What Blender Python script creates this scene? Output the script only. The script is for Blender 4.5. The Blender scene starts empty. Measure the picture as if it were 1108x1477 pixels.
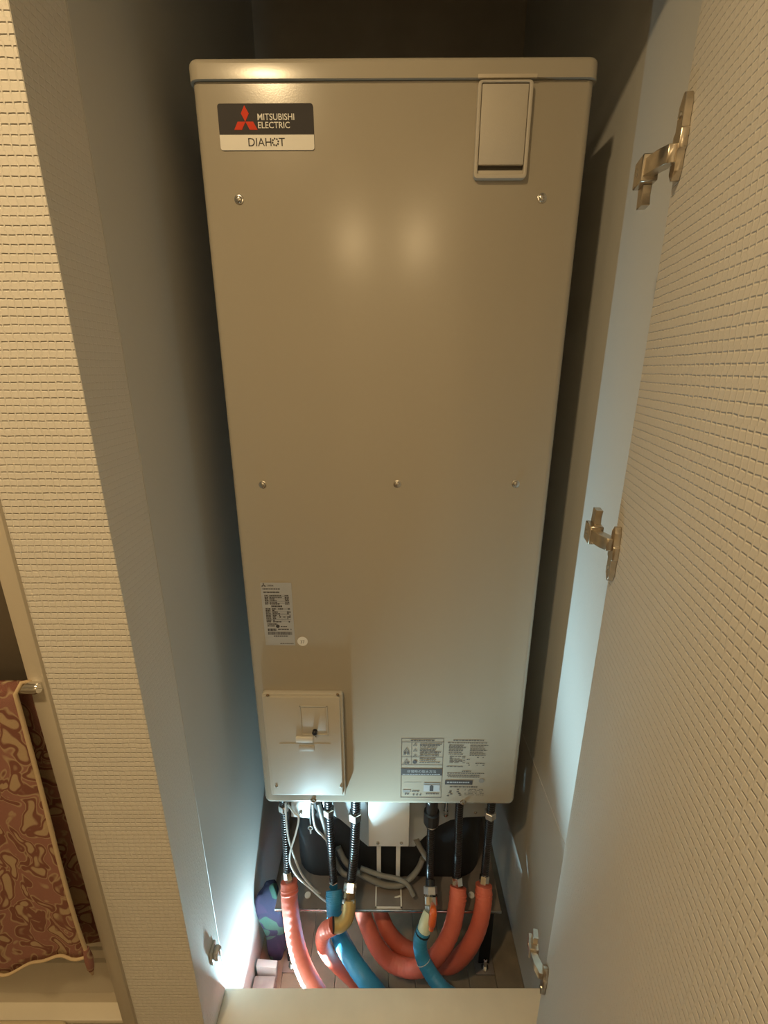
import bpy, bmesh, math, random
from mathutils import Vector, Matrix
random.seed(7)
sc = bpy.context.scene
COL = sc.collection

# ------------------------------------------------------------------ camera
W, H, F = 1108.0, 1477.0, 656.0
PITCH = math.radians(17.4)
CT, ST = math.cos(PITCH), math.sin(PITCH)
CAM = Vector((0, 0, 1.72))
cd = bpy.data.cameras.new('camera'); cam = bpy.data.objects.new('camera', cd); COL.objects.link(cam)
cd.sensor_fit = 'VERTICAL'; cd.sensor_height = 24.0; cd.lens = F * 24.0 / H
cd.clip_start = 0.01
cam.location = CAM; cam.rotation_euler = (math.radians(90) - PITCH, 0, 0)
sc.camera = cam

# ------------------------------------------------------------------ world, exposure
w = bpy.data.worlds.new('world'); sc.world = w; w.use_nodes = True
w.node_tree.nodes['Background'].inputs[0].default_value = (1.0, 0.8, 0.55, 1)
w.node_tree.nodes['Background'].inputs[1].default_value = 0.01
sc.view_settings.view_transform = 'Standard'; sc.view_settings.look = 'None'
sc.view_settings.gamma = 1.0; sc.view_settings.use_curve_mapping = False
sc.view_settings.exposure = 0.0

WARM = (1.0, 0.72, 0.38)
COOL = (0.55, 0.88, 1.0)
# (x, y, z, watts, radius) ceiling lamps of the hall, built with their fittings further down
LAMPS = [(-0.54, -0.21, 2.775, 17.0, 0.045), (-1.60, -0.55, 2.775, 3.0, 0.05),
         (-0.43, -2.55, 2.73, 13.0, 0.05), (0.30, -2.55, 2.73, 13.0, 0.05)]
WORK_LIGHT_W = (6.5, 2.9)        # forward beam, wide spill

# ------------------------------------------------------------------ helpers
def at(px, py, Y):
    """the point at depth Y seen at pixel (px,py)"""
    d = Vector((0, CT, -ST)) + Vector((1, 0, 0)) * ((px - W / 2) / F) - Vector((0, ST, CT)) * ((py - H / 2) / F)
    return CAM + d * (Y / d.y)
def at_z(px, py, z):
    d = Vector((0, CT, -ST)) + Vector((1, 0, 0)) * ((px - W / 2) / F) - Vector((0, ST, CT)) * ((py - H / 2) / F)
    return CAM + d * ((z - CAM.z) / d.z)

class MB:
    def __init__(s): s.v = []; s.f = []
    def add(s, vs, fs):
        n = len(s.v); s.v += [tuple(v) for v in vs]; s.f += [tuple(i + n for i in f) for f in fs]; return s
    def box(s, a, b, M=None):
        x0, y0, z0 = a; x1, y1, z1 = b
        vs = [Vector(p) for p in ((x0,y0,z0),(x1,y0,z0),(x1,y1,z0),(x0,y1,z0),(x0,y0,z1),(x1,y0,z1),(x1,y1,z1),(x0,y1,z1))]
        if M: vs = [M @ v for v in vs]
        return s.add(vs, [(0,3,2,1),(4,5,6,7),(0,1,5,4),(1,2,6,5),(2,3,7,6),(3,0,4,7)])
    def prism(s, pts, axis, a, b):
        """closed outline pts (2-D) extruded along axis from a to b"""
        n = len(pts)
        def mk(p, t):
            if axis == 'y': return (p[0], t, p[1])
            if axis == 'z': return (p[0], p[1], t)
            return (t, p[0], p[1])
        vs = [mk(p, a) for p in pts] + [mk(p, b) for p in pts]
        fs = [tuple(range(n)), tuple(range(2*n-1, n-1, -1))]
        fs += [(i, n+i, n+(i+1) % n, (i+1) % n) for i in range(n)]
        return s.add(vs, fs)
    def tube(s, pts, r, sides=12, cap=True):
        pts = [Vector(p) for p in pts]; n = len(pts)
        rs = list(r) if hasattr(r, '__len__') else [r] * n
        base = []; up = None
        for i, p in enumerate(pts):
            t = (pts[min(i+1, n-1)] - pts[max(i-1, 0)])
            if t.length < 1e-9: t = Vector((0, 0, 1))
            t.normalize()
            if up is None:
                up = t.orthogonal().normalized()
                if abs(t.z) > .8:
                    up = (Vector((0, -1, 0)) - t * t.dot(Vector((0, -1, 0)))).normalized()
            up = (up - t * t.dot(up)).normalized(); sd = t.cross(up)
            for k in range(sides):
                a = 2 * math.pi * k / sides
                base.append(p + (up * math.cos(a) + sd * math.sin(a)) * rs[i])
        fs = []
        for i in range(n-1):
            for k in range(sides):
                k2 = (k+1) % sides
                fs.append((i*sides+k, i*sides+k2, (i+1)*sides+k2, (i+1)*sides+k))
        if cap:
            fs.append(tuple(range(sides-1, -1, -1))); fs.append(tuple((n-1)*sides + k for k in range(sides)))
        return s.add(base, fs)
    def build(s, name, mat, parent=None, smooth=None, bevel=0, seg=2):
        me = bpy.data.meshes.new(name); me.from_pydata(s.v, [], s.f); me.update()
        bm = bmesh.new(); bm.from_mesh(me)
        if bevel:
            bmesh.ops.bevel(bm, geom=[e for e in bm.edges if e.calc_face_angle(0) > math.radians(30)], offset=bevel, segments=seg, affect='EDGES', profile=.5, clamp_overlap=True)
        bmesh.ops.recalc_face_normals(bm, faces=bm.faces)
        bm.to_mesh(me); bm.free()
        me.materials.append(mat)
        if smooth is None and bevel: smooth = 40
        if smooth:
            me.shade_smooth()
            try: me.set_sharp_from_angle(angle=math.radians(smooth))
            except Exception: pass
        o = bpy.data.objects.new(name, me); COL.objects.link(o)
        if parent: o.parent = parent
        return o

def spline(pts, n=12):
    P = [Vector(p) for p in pts]; P = [P[0]*2 - P[1]] + P + [P[-1]*2 - P[-2]]
    out = []
    for i in range(1, len(P)-2):
        for k in range(n):
            t = k / n; a, b, c, d = P[i-1], P[i], P[i+1], P[i+2]
            out.append(.5*((2*b) + (c-a)*t + (2*a-5*b+4*c-d)*t*t + (3*b-a-3*c+d)*t**3))
    out.append(P[-2]); return out
def rrect(x0, z0, x1, z1, r, n=5, corners='1111'):
    """rounded rectangle, corners bl br tr tl"""
    c = [(x0, z0, 180), (x1, z0, 270), (x1, z1, 0), (x0, z1, 90)]; out = []
    for k, (cx, cz, a) in enumerate(c):
        if corners[k] == '0': out.append((cx, cz)); continue
        ox = cx + (r if cx == x0 else -r); oz = cz + (r if cz == z0 else -r)
        for i in range(n+1):
            t = math.radians(a + 90*i/n); out.append((ox + r*math.cos(t), oz + r*math.sin(t)))
    return out
def empty(name, loc=(0,0,0), rz=0):
    o = bpy.data.objects.new(name, None); COL.objects.link(o); o.empty_display_size = .05
    o.location = loc; o.rotation_euler = (0, 0, rz); return o
def tag(o, label=None, cat=None, group=None, kind=None):
    if label: o['label'] = label
    if cat: o['category'] = cat
    if group: o['group'] = group
    if kind: o['kind'] = kind
    return o
def struct(o): o['kind'] = 'structure'; return o

# ------------------------------------------------------------------ materials
def mat(name, col, rough=.5, metal=0, spec=.5, bump=None, var=None, trans=0, coat=0, emit=None):
    m = bpy.data.materials.new(name); m.use_nodes = True; nt = m.node_tree; b = nt.nodes['Principled BSDF']
    b.inputs['Base Color'].default_value = (*col, 1); b.inputs['Roughness'].default_value = rough
    b.inputs['Metallic'].default_value = metal; b.inputs['Specular IOR Level'].default_value = spec
    if trans: b.inputs['Transmission Weight'].default_value = trans
    if coat: b.inputs['Coat Weight'].default_value = coat
    tc = nt.nodes.new('ShaderNodeTexCoord')
    if var:                                     # (scale, amount) slight tone variation
        n = nt.nodes.new('ShaderNodeTexNoise'); n.inputs['Scale'].default_value = var[0]; n.inputs['Detail'].default_value = 5
        nt.links.new(tc.outputs['Object'], n.inputs['Vector'])
        r = nt.nodes.new('ShaderNodeValToRGB'); a = var[1]
        r.color_ramp.elements[0].position = .3; r.color_ramp.elements[1].position = .7
        r.color_ramp.elements[0].color = (*[c*(1-a) for c in col], 1); r.color_ramp.elements[1].color = (*[min(1, c*(1+a)) for c in col], 1)
        nt.links.new(n.outputs['Fac'], r.inputs['Fac']); nt.links.new(r.outputs['Color'], b.inputs['Base Color'])
    if bump:                                    # (scale, distance)
        n = nt.nodes.new('ShaderNodeTexNoise'); n.inputs['Scale'].default_value = bump[0]; n.inputs['Detail'].default_value = 3
        nt.links.new(tc.outputs['Object'], n.inputs['Vector'])
        bn = nt.nodes.new('ShaderNodeBump'); bn.inputs['Distance'].default_value = bump[1]; bn.inputs['Strength'].default_value = .6
        nt.links.new(n.outputs['Fac'], bn.inputs['Height']); nt.links.new(bn.outputs['Normal'], b.inputs['Normal'])
    if emit:
        b.inputs['Emission Color'].default_value = (*emit[0], 1); b.inputs['Emission Strength'].default_value = emit[1]
    return m

def wallpaper(name, axis, col=(.74, .71, .65), cell=.0096, depth=.0015):
    """embossed wallpaper: rows of short pressed dashes with faint upright ribs"""
    m = mat(name, col, .62, spec=.25); nt = m.node_tree; L = nt.links; b = nt.nodes['Principled BSDF']
    tc = nt.nodes.new('ShaderNodeTexCoord'); sp = nt.nodes.new('ShaderNodeSeparateXYZ'); L.new(tc.outputs['Object'], sp.inputs[0])
    def M(op, a, c=None, clamp=False):
        n = nt.nodes.new('ShaderNodeMath'); n.operation = op; n.use_clamp = clamp
        for i, q in enumerate((a, c)):
            if q is None: continue
            if hasattr(q, 'links'): L.new(q, n.inputs[i])
            else: n.inputs[i].default_value = q
        return n.outputs[0]
    nz = nt.nodes.new('ShaderNodeTexNoise'); nz.inputs['Scale'].default_value = 60; nz.inputs['Detail'].default_value = 2
    L.new(tc.outputs['Object'], nz.inputs['Vector'])
    wob = M('MULTIPLY', M('SUBTRACT', nz.outputs['Fac'], .5), .22)
    u = M('ADD', M('DIVIDE', sp.outputs[axis], cell), wob); v = M('ADD', M('DIVIDE', sp.outputs['Z'], cell), wob)
    wn = nt.nodes.new('ShaderNodeTexWhiteNoise'); wn.noise_dimensions = '1D'; L.new(M('FLOOR', v), wn.inputs['W'])
    u = M('ADD', u, M('MULTIPLY', wn.outputs['Value'], .5))
    fu = M('ABSOLUTE', M('SUBTRACT', M('FRACT', u), .5)); fv = M('ABSOLUTE', M('SUBTRACT', M('FRACT', v), .5))
    g = M('SUBTRACT', 1.0, M('DIVIDE', fv, .13), True)
    mask = M('DIVIDE', M('SUBTRACT', .42, fu), .07, True)
    rib = M('DIVIDE', M('SUBTRACT', fu, .36), .14, True)
    h = M('ADD', M('SUBTRACT', M('MULTIPLY', rib, .30), M('MULTIPLY', g, mask)), M('MULTIPLY', nz.outputs['Fac'], .08))
    bn = nt.nodes.new('ShaderNodeBump'); bn.inputs['Distance'].default_value = depth; bn.inputs['Strength'].default_value = 1
    L.new(h, bn.inputs['Height']); L.new(bn.outputs['Normal'], b.inputs['Normal'])
    return m

M = {}
M['paper_x'] = wallpaper('wallpaper_front', 'X')
M['paper_y'] = wallpaper('wallpaper_return', 'Y', depth=.0005)
M['paper_door'] = wallpaper('wallpaper_door', 'X', depth=.0008)
M['plain'] = mat('hall_paint', (.70, .66, .58), .7)
M['ceil'] = mat('ceiling_paper', (.75, .73, .68), .8)
M['melamine'] = mat('closet_melamine', (.62, .62, .59), .45, spec=.35, bump=(160, .0004))
M['back'] = mat('closet_back', (.60, .54, .45), .7, var=(6, .1))
M['sill'] = mat('sill_board', (.80, .73, .60), .45, var=(20, .03))
M['board'] = mat('floor_board', (.21, .17, .12), .6, var=(14, .25), bump=(90, .0006))
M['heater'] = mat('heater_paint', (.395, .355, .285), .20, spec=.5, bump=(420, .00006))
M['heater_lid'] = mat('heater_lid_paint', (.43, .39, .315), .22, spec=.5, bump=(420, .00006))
M['plastic'] = mat('box_plastic', (.50, .46, .385), .4, spec=.4)
M['hatch'] = mat('hatch_plastic', (.52, .48, .41), .5, bump=(500, .0002))
M['dark_slot'] = mat('slot', (.10, .09, .075), .7)
M['steel'] = mat('screw_steel', (.62, .60, .56), .22, metal=1)
M['chrome'] = mat('chrome', (.80, .78, .74), .12, metal=1)
M['nickel'] = mat('hinge_nickel', (.62, .55, .45), .28, metal=1, var=(60, .15))
M['galv'] = mat('galvanised', (.55, .55, .54), .4, metal=.8, var=(25, .12))
M['black_rub'] = mat('black_hose', (.012, .012, .015), .28, spec=.5)
M['tank'] = mat('tank_black', (.010, .011, .014), .7)
M['white_metal'] = mat('white_metal', (.74, .75, .75), .4)
M['pale_plate'] = mat('pale_plate', (.40, .43, .45), .4, var=(12, .05))
M['pink'] = mat('pink_foam', (.66, .155, .10), .5, bump=(260, .0006), var=(30, .06))
M['blue'] = mat('blue_foam', (.035, .25, .46), .45, bump=(260, .0006), var=(30, .06))
M['brass'] = mat('brass_elbow', (.50, .36, .14), .38, metal=.35, bump=(120, .0005))
M['bronze'] = mat('bronze', (.30, .21, .12), .35, metal=.9)
M['grn_white'] = mat('pale_green_joint', (.62, .68, .50), .35)
M['lever'] = mat('orange_lever', (.75, .14, .03), .3, coat=.5)
M['cord'] = mat('white_cord', (.62, .62, .60), .4)
M['cable'] = mat('grey_cable', (.20, .195, .18), .5, bump=(300, .0004))
M['pan'] = mat('base_pan', (.20, .17, .15), .45, metal=.3, var=(18, .15))
M['tie'] = mat('tie_tape', (.75, .72, .66), .3)
M['ink'] = mat('print_dark', (.055, .05, .05), .5)
M['ink_soft'] = mat('print_soft', (.11, .10, .09), .6, spec=.2)
M['ink_grey'] = mat('print_grey', (.25, .24, .22), .5)
M['badge_dark'] = mat('badge_charcoal', (.05, .046, .048), .6, spec=.2)
M['badge_light'] = mat('badge_cream', (.76, .74, .68), .4)
M['badge_red'] = mat('badge_red', (.70, .055, .018), .6, spec=.2)
M['label_silver'] = mat('label_silver', (.40, .41, .42), .5)
M['knob'] = mat('knob_black', (.015, .015, .017), .25)
M['frame'] = mat('bath_frame', (.56, .50, .40), .4)
M['frame_lt'] = mat('bath_sill', (.72, .66, .54), .4)
M['bath_glass'] = mat('bath_panel', (.13, .105, .075), .3, bump=(200, .0006))
M['brown'] = mat('brown_step', (.14, .055, .035), .5, var=(30, .2))
M['cream'] = mat('cream_mat', (.62, .52, .36), .9, bump=(300, .002))
M['catch'] = mat('catch_plastic', (.55, .53, .50), .4)
M['timber'] = mat('grey_timber', (.30, .29, .27), .7, var=(30, .2))
M['card'] = mat('white_card', (.66, .66, .64), .6)
M['lamp_white'] = mat('lamp_white', (.8, .8, .78), .4)
M['lens'] = mat('lamp_lens', (.9, .9, .9), .3, emit=((1, .75, .42), 6))
M['lens_cool'] = mat('work_lens', (.9, .9, .9), .3, emit=(COOL, 6))
def pattern_mat(name, c0, c1, c2, scale, rough=.9, mode='paisley'):
    m = mat(name, c0, rough, spec=.1); nt = m.node_tree; L = nt.links; b = nt.nodes['Principled BSDF']
    tc = nt.nodes.new('ShaderNodeTexCoord')
    nz = nt.nodes.new('ShaderNodeTexNoise'); nz.inputs['Scale'].default_value = scale*.45; nz.inputs['Detail'].default_value = 1
    L.new(tc.outputs['Object'], nz.inputs['Vector'])
    mx = nt.nodes.new('ShaderNodeMix'); mx.data_type = 'VECTOR'; mx.inputs[0].default_value = .09 if mode == 'paisley' else .12
    L.new(tc.outputs['Object'], mx.inputs[4]); L.new(nz.outputs['Color'], mx.inputs[5])
    if mode == 'paisley':
        mp = nt.nodes.new('ShaderNodeMapping'); mp.inputs['Rotation'].default_value = (0, math.radians(35), 0); mp.inputs['Scale'].default_value = (1, .25, .55)
        L.new(mx.outputs[1], mp.inputs['Vector']); src = mp.outputs[0]
    else: src = mx.outputs[1]
    vo = nt.nodes.new('ShaderNodeTexVoronoi'); vo.inputs['Scale'].default_value = scale
    if mode == 'paisley': vo.feature = 'F1'
    L.new(src, vo.inputs['Vector'])
    r = nt.nodes.new('ShaderNodeValToRGB'); e = r.color_ramp.elements
    if mode == 'paisley':
        e[0].position = .0; e[0].color = (*c1, 1); e[1].position = .30; e[1].color = (*c1, 1)
        for p, c in ((.38, c0), (.50, c0), (.56, c1), (.62, c2), (.75, c2)):
            q = e.new(p); q.color = (*c, 1)
        L.new(vo.outputs['Distance'], r.inputs['Fac'])
    else:
        r.color_ramp.interpolation = 'CONSTANT'
        e[0].position = 0; e[0].color = (*c0, 1); e[1].position = .45; e[1].color = (*c1, 1)
        q = e.new(.75); q.color = (*c2, 1)
        sx = nt.nodes.new('ShaderNodeSeparateColor'); L.new(vo.outputs['Color'], sx.inputs[0]); L.new(sx.outputs[0], r.inputs['Fac'])
    L.new(r.outputs['Color'], b.inputs['Base Color'])
    n2 = nt.nodes.new('ShaderNodeTexNoise'); n2.inputs['Scale'].default_value = 700; L.new(tc.outputs['Object'], n2.inputs['Vector'])
    bn = nt.nodes.new('ShaderNodeBump'); bn.inputs['Distance'].default_value = .0015; L.new(n2.outputs['Fac'], bn.inputs['Height']); L.new(bn.outputs['Normal'], b.inputs['Normal'])
    return m
M['towel'] = pattern_mat('paisley_towel', (.23, .10, .075), (.47, .34, .21), (.33, .16, .125), 44)
M['hem'] = mat('towel_hem', (.58, .44, .27), .9, bump=(500, .001))
M['leafcloth'] = pattern_mat('leaf_cloth', (.020, .022, .045), (.03, .075, .06), (.028, .024, .05), 26, .8, 'leaf')

# ------------------------------------------------------------------ the setting
XL, XR = -0.381, 0.410           # closet side walls
YW, YS, YB = 0.595, 0.702, 1.68   # hall wall face, inner edge of the opening, closet back
ZS, ZC, ZH = 0.300, 2.80, 2.36    # sill top (= hall floor), ceiling, header underside
XT0, XT1 = -0.549, -0.5215        # bath door trim
def sbox(name, a, b, m, bevel=0): return struct(MB().box(a, b).build(name, m, bevel=bevel))
# hall shell
sbox('floor', (-2.2, -3.3, ZS-.05), (1.6, YW-.001, ZS-.004), M['board'])
sbox('ceiling', (-2.3, -3.4, ZC), (1.7, YB+.1, ZC+.05), M['ceil'])
sbox('wall_back', (-2.3, -3.4, ZS-.05), (1.7, -3.3, ZC), M['plain'])
sbox('wall_left', (-2.3, -3.3, ZS-.05), (-2.2, YW+.2, ZC), M['plain'])
sbox('wall_right', (1.6, -3.3, ZS-.05), (1.7, YW+.2, ZC), M['plain'])
# strip of embossed wall between bath door and closet, with its return into the opening
sbox('wall_front_pier', (XT1, YW, 0), (XL-.0006, YS-.0, ZC), M['paper_x'])
sbox('trim_1', (XL-.0006, YW+.0006, ZS), (XL, YS, ZC), M['paper_y'])
sbox('wall_front_header', (XL, YW, ZH), (XR, YS, ZC), M['paper_x'])
sbox('wall_front_right', (XR, YW, 0), (1.6, YS, ZC), M['paper_x'])
sbox('wall_front_left', (-2.2, YW, 0), (-1.36, YS, ZC), M['paper_x'])
sbox('wall_front_over_bath', (-1.36, YW, 2.32), (XT1, YS, ZC), M['paper_x'])
sbox('trim_2', (XT0, YW-.006, ZS), (XT1, YW+.045, 2.355), M['frame'], bevel=.004)
sbox('trim_3', (-1.36, YW-.006, 2.32), (XT0, YW+.045, 2.355), M['frame'], bevel=.004)
# closet interior
PL = XL + .0012
for nm, x0, x1 in (('wall_closet_left', PL-.02, PL), ('wall_closet_right', XR, XR+.02)):
    e = struct(empty(nm, (0, 0, 0)))
    if x0 < 0:
        MB().box((x0, YS + .0005, 0), (x1, YB, ZC)).build('panel', M['melamine'], e, bevel=.0006, seg=1); continue
    MB().box((x0, YS + .0005, 0), (x1, YB, .6922)).build('panel', M['melamine'], e, bevel=.0006, seg=1)
    MB().box((x0, YS + .0005, .6938), (x1, YB, ZC)).build('panel', M['melamine'], e, bevel=.0006, seg=1)
    xa, xb = (x0 + .002, x1 - .004) if x0 < 0 else (x0 + .004, x1 - .002)
    MB().box((xa, YS+.002, .691), (xb, YB-.002, .695)).build('joint_strip', M['melamine'], e)
sbox('wall_closet_back', (XL-.05, YB, 0), (XR+.05, YB+.05, ZC), M['back'])
fl = struct(MB().box((XL-.05, YW, -.05), (XR+.05, YB, -.006)).build('floor_closet', M['timber']))
nx = 10; pw = (XR - XL) / nx
pm = None
for i in range(nx):
    if pm is None:
        p = MB().box((0, 0, 0), (pw - .0015, YB - YW - .02, .006)).build('plank', M['board'], fl, bevel=.001, seg=1); pm = p.data
    else:
        p = bpy.data.objects.new('plank', pm); COL.objects.link(p); p.parent = fl
    p.location = (XL + i*pw, YW + .01, -.006)
# sill board across the opening and the riser under it
tag(MB().box((XL, YW-.012, ZS-.028), (XR, YS, ZS)).build('sill_board', M['sill'], bevel=.002), kind='structure').name = 'trim_4'
sbox('wall_sill_riser', (XL, YS-.05, 0), (XR, YS-.03, ZS-.028), M['melamine'])

# ------------------------------------------------------------------ open wallpapered door with hinges
DX, DY = .327, .604
DA = math.atan(.2085)
door = empty('door_1', (DX, DY, ZS + .008)); struct(door)
# local x runs along the door away from the hinge edge, local y points to the closet opening side (face seen)
dv = Vector((-math.sin(DA), -math.cos(DA), 0))
door.rotation_euler = (0, 0, math.atan2(dv.y, dv.x))
Mi = (Matrix.Translation(door.location) @ door.rotation_euler.to_matrix().to_4x4()).inverted()
# which local side faces the camera (x smaller)?
side = -1 if (Mi @ CAM).y < 0 else 1
MB().box((0, 0, 0), (.70, -side*.026, ZH - ZS - .016)).build('door_leaf', M['paper_door'], door, bevel=.0015, seg=2)
def hinge(zc, flip):
    """concealed cup hinge: winged plate on the door face, arm, and the base that clips to the side wall"""
    f = -1 if flip else 1
    z0 = zc - ZS - .008
    s = side
    out = [(.000, .000), (.004, .012*s), (.016, .012*s), (.024, .000)]
    hb = MB()
    # winged cup plate: long, cut to a slant at both ends
    prof = [(-.036, .002), (-.028, .010), (-.010, .010), (-.008, .014), (.010, .014), (.012, .010), (.034, .010), (.044, .002)]
    n = len(prof); vs = []; fs = []
    for (z, hw) in prof:
        vs += [(.022-hw, .0005*s, z0+z*f), (.022-hw, .0085*s, z0+z*f), (.022+hw*.6, .0085*s, z0+z*f), (.022+hw*.6, .0005*s, z0+z*f)]
    for i in range(n-1):
        for k in range(4):
            fs.append((i*4+k, i*4+(k+1) % 4, (i+1)*4+(k+1) % 4, (i+1)*4+k))
    fs += [(0, 1, 2, 3), tuple((n-1)*4+k for k in range(4))]
    hb.add(vs, fs)
    pl = hb.build('hinge', M['nickel'], door, bevel=.0005, seg=1)
    # arm: folded steel link, wider box at the wall end, clip hanging from it
    zz = z0 - .010*f
    a = MB()
    a.prism([(.024, .008*s), (.008, .008*s), (-.012, .018*s), (-.012, .030*s), (.010, .024*s), (.024, .016*s)], 'z', zz-.009, zz+.009)
    a.build('arm', M['nickel'], pl, bevel=.0006, seg=1)
    b = MB().box((-.040, .013*s, zz-.014), (-.010, .032*s, zz+.014)).build('hinge_base', M['nickel'], pl, bevel=.0012, seg=1)
    c = MB().prism([(-.040, zz-.014*f), (-.020, zz-.014*f), (-.022, zz-.024*f), (-.018, zz-.036*f), (-.036, zz-.036*f), (-.038, zz-.024*f)], 'y', .015*s, .025*s).build('clip', M['nickel'], pl, bevel=.0006, seg=1)
    d = MB().tube([(.022, .008*s, z0+.024*f), (.022, .0105*s, z0+.024*f)], .0035, 10).build('screw', M['steel'], pl, smooth=30)
    e = MB().tube([(-.026, .029*s, zz), (-.026, .0325*s, zz)], .004, 10).build('screw', M['steel'], pl, smooth=30)
def dz(py, Y=.60): return at(0, py, Y).z
hinge(dz(212, .595), False); hinge(dz(795, .585), True); hinge(dz(1398, .60), True)
# roller catch on the left return
cz = at(312, 1381, .66).z
rc = empty('roller_catch', (XL, .668, cz))
MB().box((0, -.012, -.020), (.006, .014, .020)).build('base_plate', M['catch'], rc, bevel=.0015)
MB().box((.006, -.009, -.013), (.017, .010, .013)).build('housing', M['catch'], rc, bevel=.003)
MB().tube([(.015, 0.004, -.009), (.015, 0.004, .009)], .0055, 10).build('roller', M['galv'], rc, smooth=40)
tag(rc, 'small pale roller catch on the left side of the closet opening', 'catch')

# ------------------------------------------------------------------ the water heater
HY, HX, HA = .8755, .0135, math.radians(-.5)
heater = empty('water_heater', (HX, HY, 0), HA)
HM = Matrix.Translation(heater.location) @ Matrix.Rotation(HA, 4, 'Z'); HMI = HM.inverted()
HCAM = HMI @ CAM
def loc(p): return HMI @ Vector(p)
def face(px, py, off=0):
    """local x,z on the heater front (plane local y = -off) seen at a pixel"""
    q = HMI @ at(px, py, 1.0); d = q - HCAM
    t = (-off - HCAM.y) / d.y
    p = HCAM + d * t
    return p.x, p.z
ZB = face(560, 1161)[1]; ZT = face(560, 117)[1]
HW = .315
# body: rounded front edges, rounded lower corners
pr = rrect(-HW, ZB, HW, ZT, .016, 5, '1100')
bm = bmesh.new()
vs = [bm.verts.new((x, 0, z)) for x, z in pr]; f0 = bm.faces.new(vs)
r = bmesh.ops.extrude_face_region(bm, geom=[f0])
bmesh.ops.translate(bm, vec=(0, .73, 0), verts=[g for g in r['geom'] if isinstance(g, bmesh.types.BMVert)])
ed = [e for e in bm.edges if all(abs(v.co.y) < 1e-6 for v in e.verts) and not all(abs(v.co.z - ZT) < 1e-6 for v in e.verts)]
bmesh.ops.bevel(bm, geom=ed, offset=.013, segments=5, affect='EDGES', profile=.5)
bmesh.ops.recalc_face_normals(bm, faces=bm.faces)
me = bpy.data.meshes.new('body'); bm.to_mesh(me); bm.free(); me.shade_smooth(); me.set_sharp_from_angle(angle=math.radians(35))
me.materials.append(M['heater']); body = bpy.data.objects.new('body', me); COL.objects.link(body); body.parent = heater
# lid: overhanging cap with rounded top edge
ZL0 = face(560, 113, .005)[1]; ZL1 = face(560, 80, .005)[1]
LW = HW + .004
bm = bmesh.new()
vs = [bm.verts.new((x, y, ZL0)) for x, y in rrect(-LW, -.006, LW, .735, .018, 6)]
f0 = bm.faces.new(vs); r = bmesh.ops.extrude_face_region(bm, geom=[f0])
bmesh.ops.translate(bm, vec=(0, 0, ZL1-ZL0), verts=[g for g in r['geom'] if isinstance(g, bmesh.types.BMVert)])
ed = [e for e in bm.edges if all(abs(v.co.z - ZL1) < 1e-6 for v in e.verts)]
bmesh.ops.bevel(bm, geom=ed, offset=.009, segments=5, affect='EDGES', profile=.5)
bmesh.ops.recalc_face_normals(bm, faces=bm.faces)
me = bpy.data.meshes.new('lid'); bm.to_mesh(me); bm.free(); me.shade_smooth(); me.set_sharp_from_angle(angle=math.radians(35))
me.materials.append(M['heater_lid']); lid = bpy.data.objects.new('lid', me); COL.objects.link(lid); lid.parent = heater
a = face(690, 108, .006); b = face(775, 112, .006)
MB().box((a[0], -.0075, ZL0-.001), (b[0], -.004, ZL0+.004)).build('lid_notch', M['frame'], lid, bevel=.0006)
# screws on the front
sm = None
for (px, py) in ((345, 288), (782, 286), (379, 699), (573, 698), (744, 698), (452, 1155), (668, 1157)):
    x, z = face(px, py)
    if sm is None:
        s = MB()
        s.tube([(0, 0.0005, 0), (0, -.0006, 0), (0, -.0012, 0)], [.0078, .0078, .0065], 16)
        s.tube([(0, -.001, 0), (0, -.0035, 0), (0, -.0045, 0)], [.0055, .0048, .003], 14)
        s.box((-.0032, -.0048, -.0005), (.0032, -.0044, .0005)); s.box((-.0005, -.0048, -.0032), (.0005, -.0044, .0032))
        o = s.build('screw', M['steel'], heater, smooth=35); sm = o.data
    else:
        o = bpy.data.objects.new('screw', sm); COL.objects.link(o); o.parent = heater
    o.location = (x, 0, z)

# text helper: built-in font, turned into mesh, fitted into a box on the heater front
def text(body, x0, z0, x1, z1, y, name, m, parent, bold=0.0):
    c = bpy.data.curves.new(name, 'FONT'); c.body = body; c.size = 1; c.offset = bold; c.extrude = 0; c.resolution_u = 3
    t = bpy.data.objects.new(name, c); COL.objects.link(t)
    dg = bpy.context.evaluated_depsgraph_get(); dg.update()
    me = bpy.data.meshes.new_from_object(t.evaluated_get(dg)); bpy.data.objects.remove(t)
    xs = [v.co.x for v in me.vertices]; ys = [v.co.y for v in me.vertices]
    ax, bx, ay, by = min(xs), max(xs), min(ys), max(ys)
    for v in me.vertices:
        v.co = (x0 + (v.co.x-ax)/(bx-ax)*(x1-x0), y, z0 + (v.co.y-ay)/(by-ay)*(z1-z0))
    me.materials.clear(); me.materials.append(m)
    o = bpy.data.objects.new(name, me); COL.objects.link(o); o.parent = parent; return o
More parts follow.
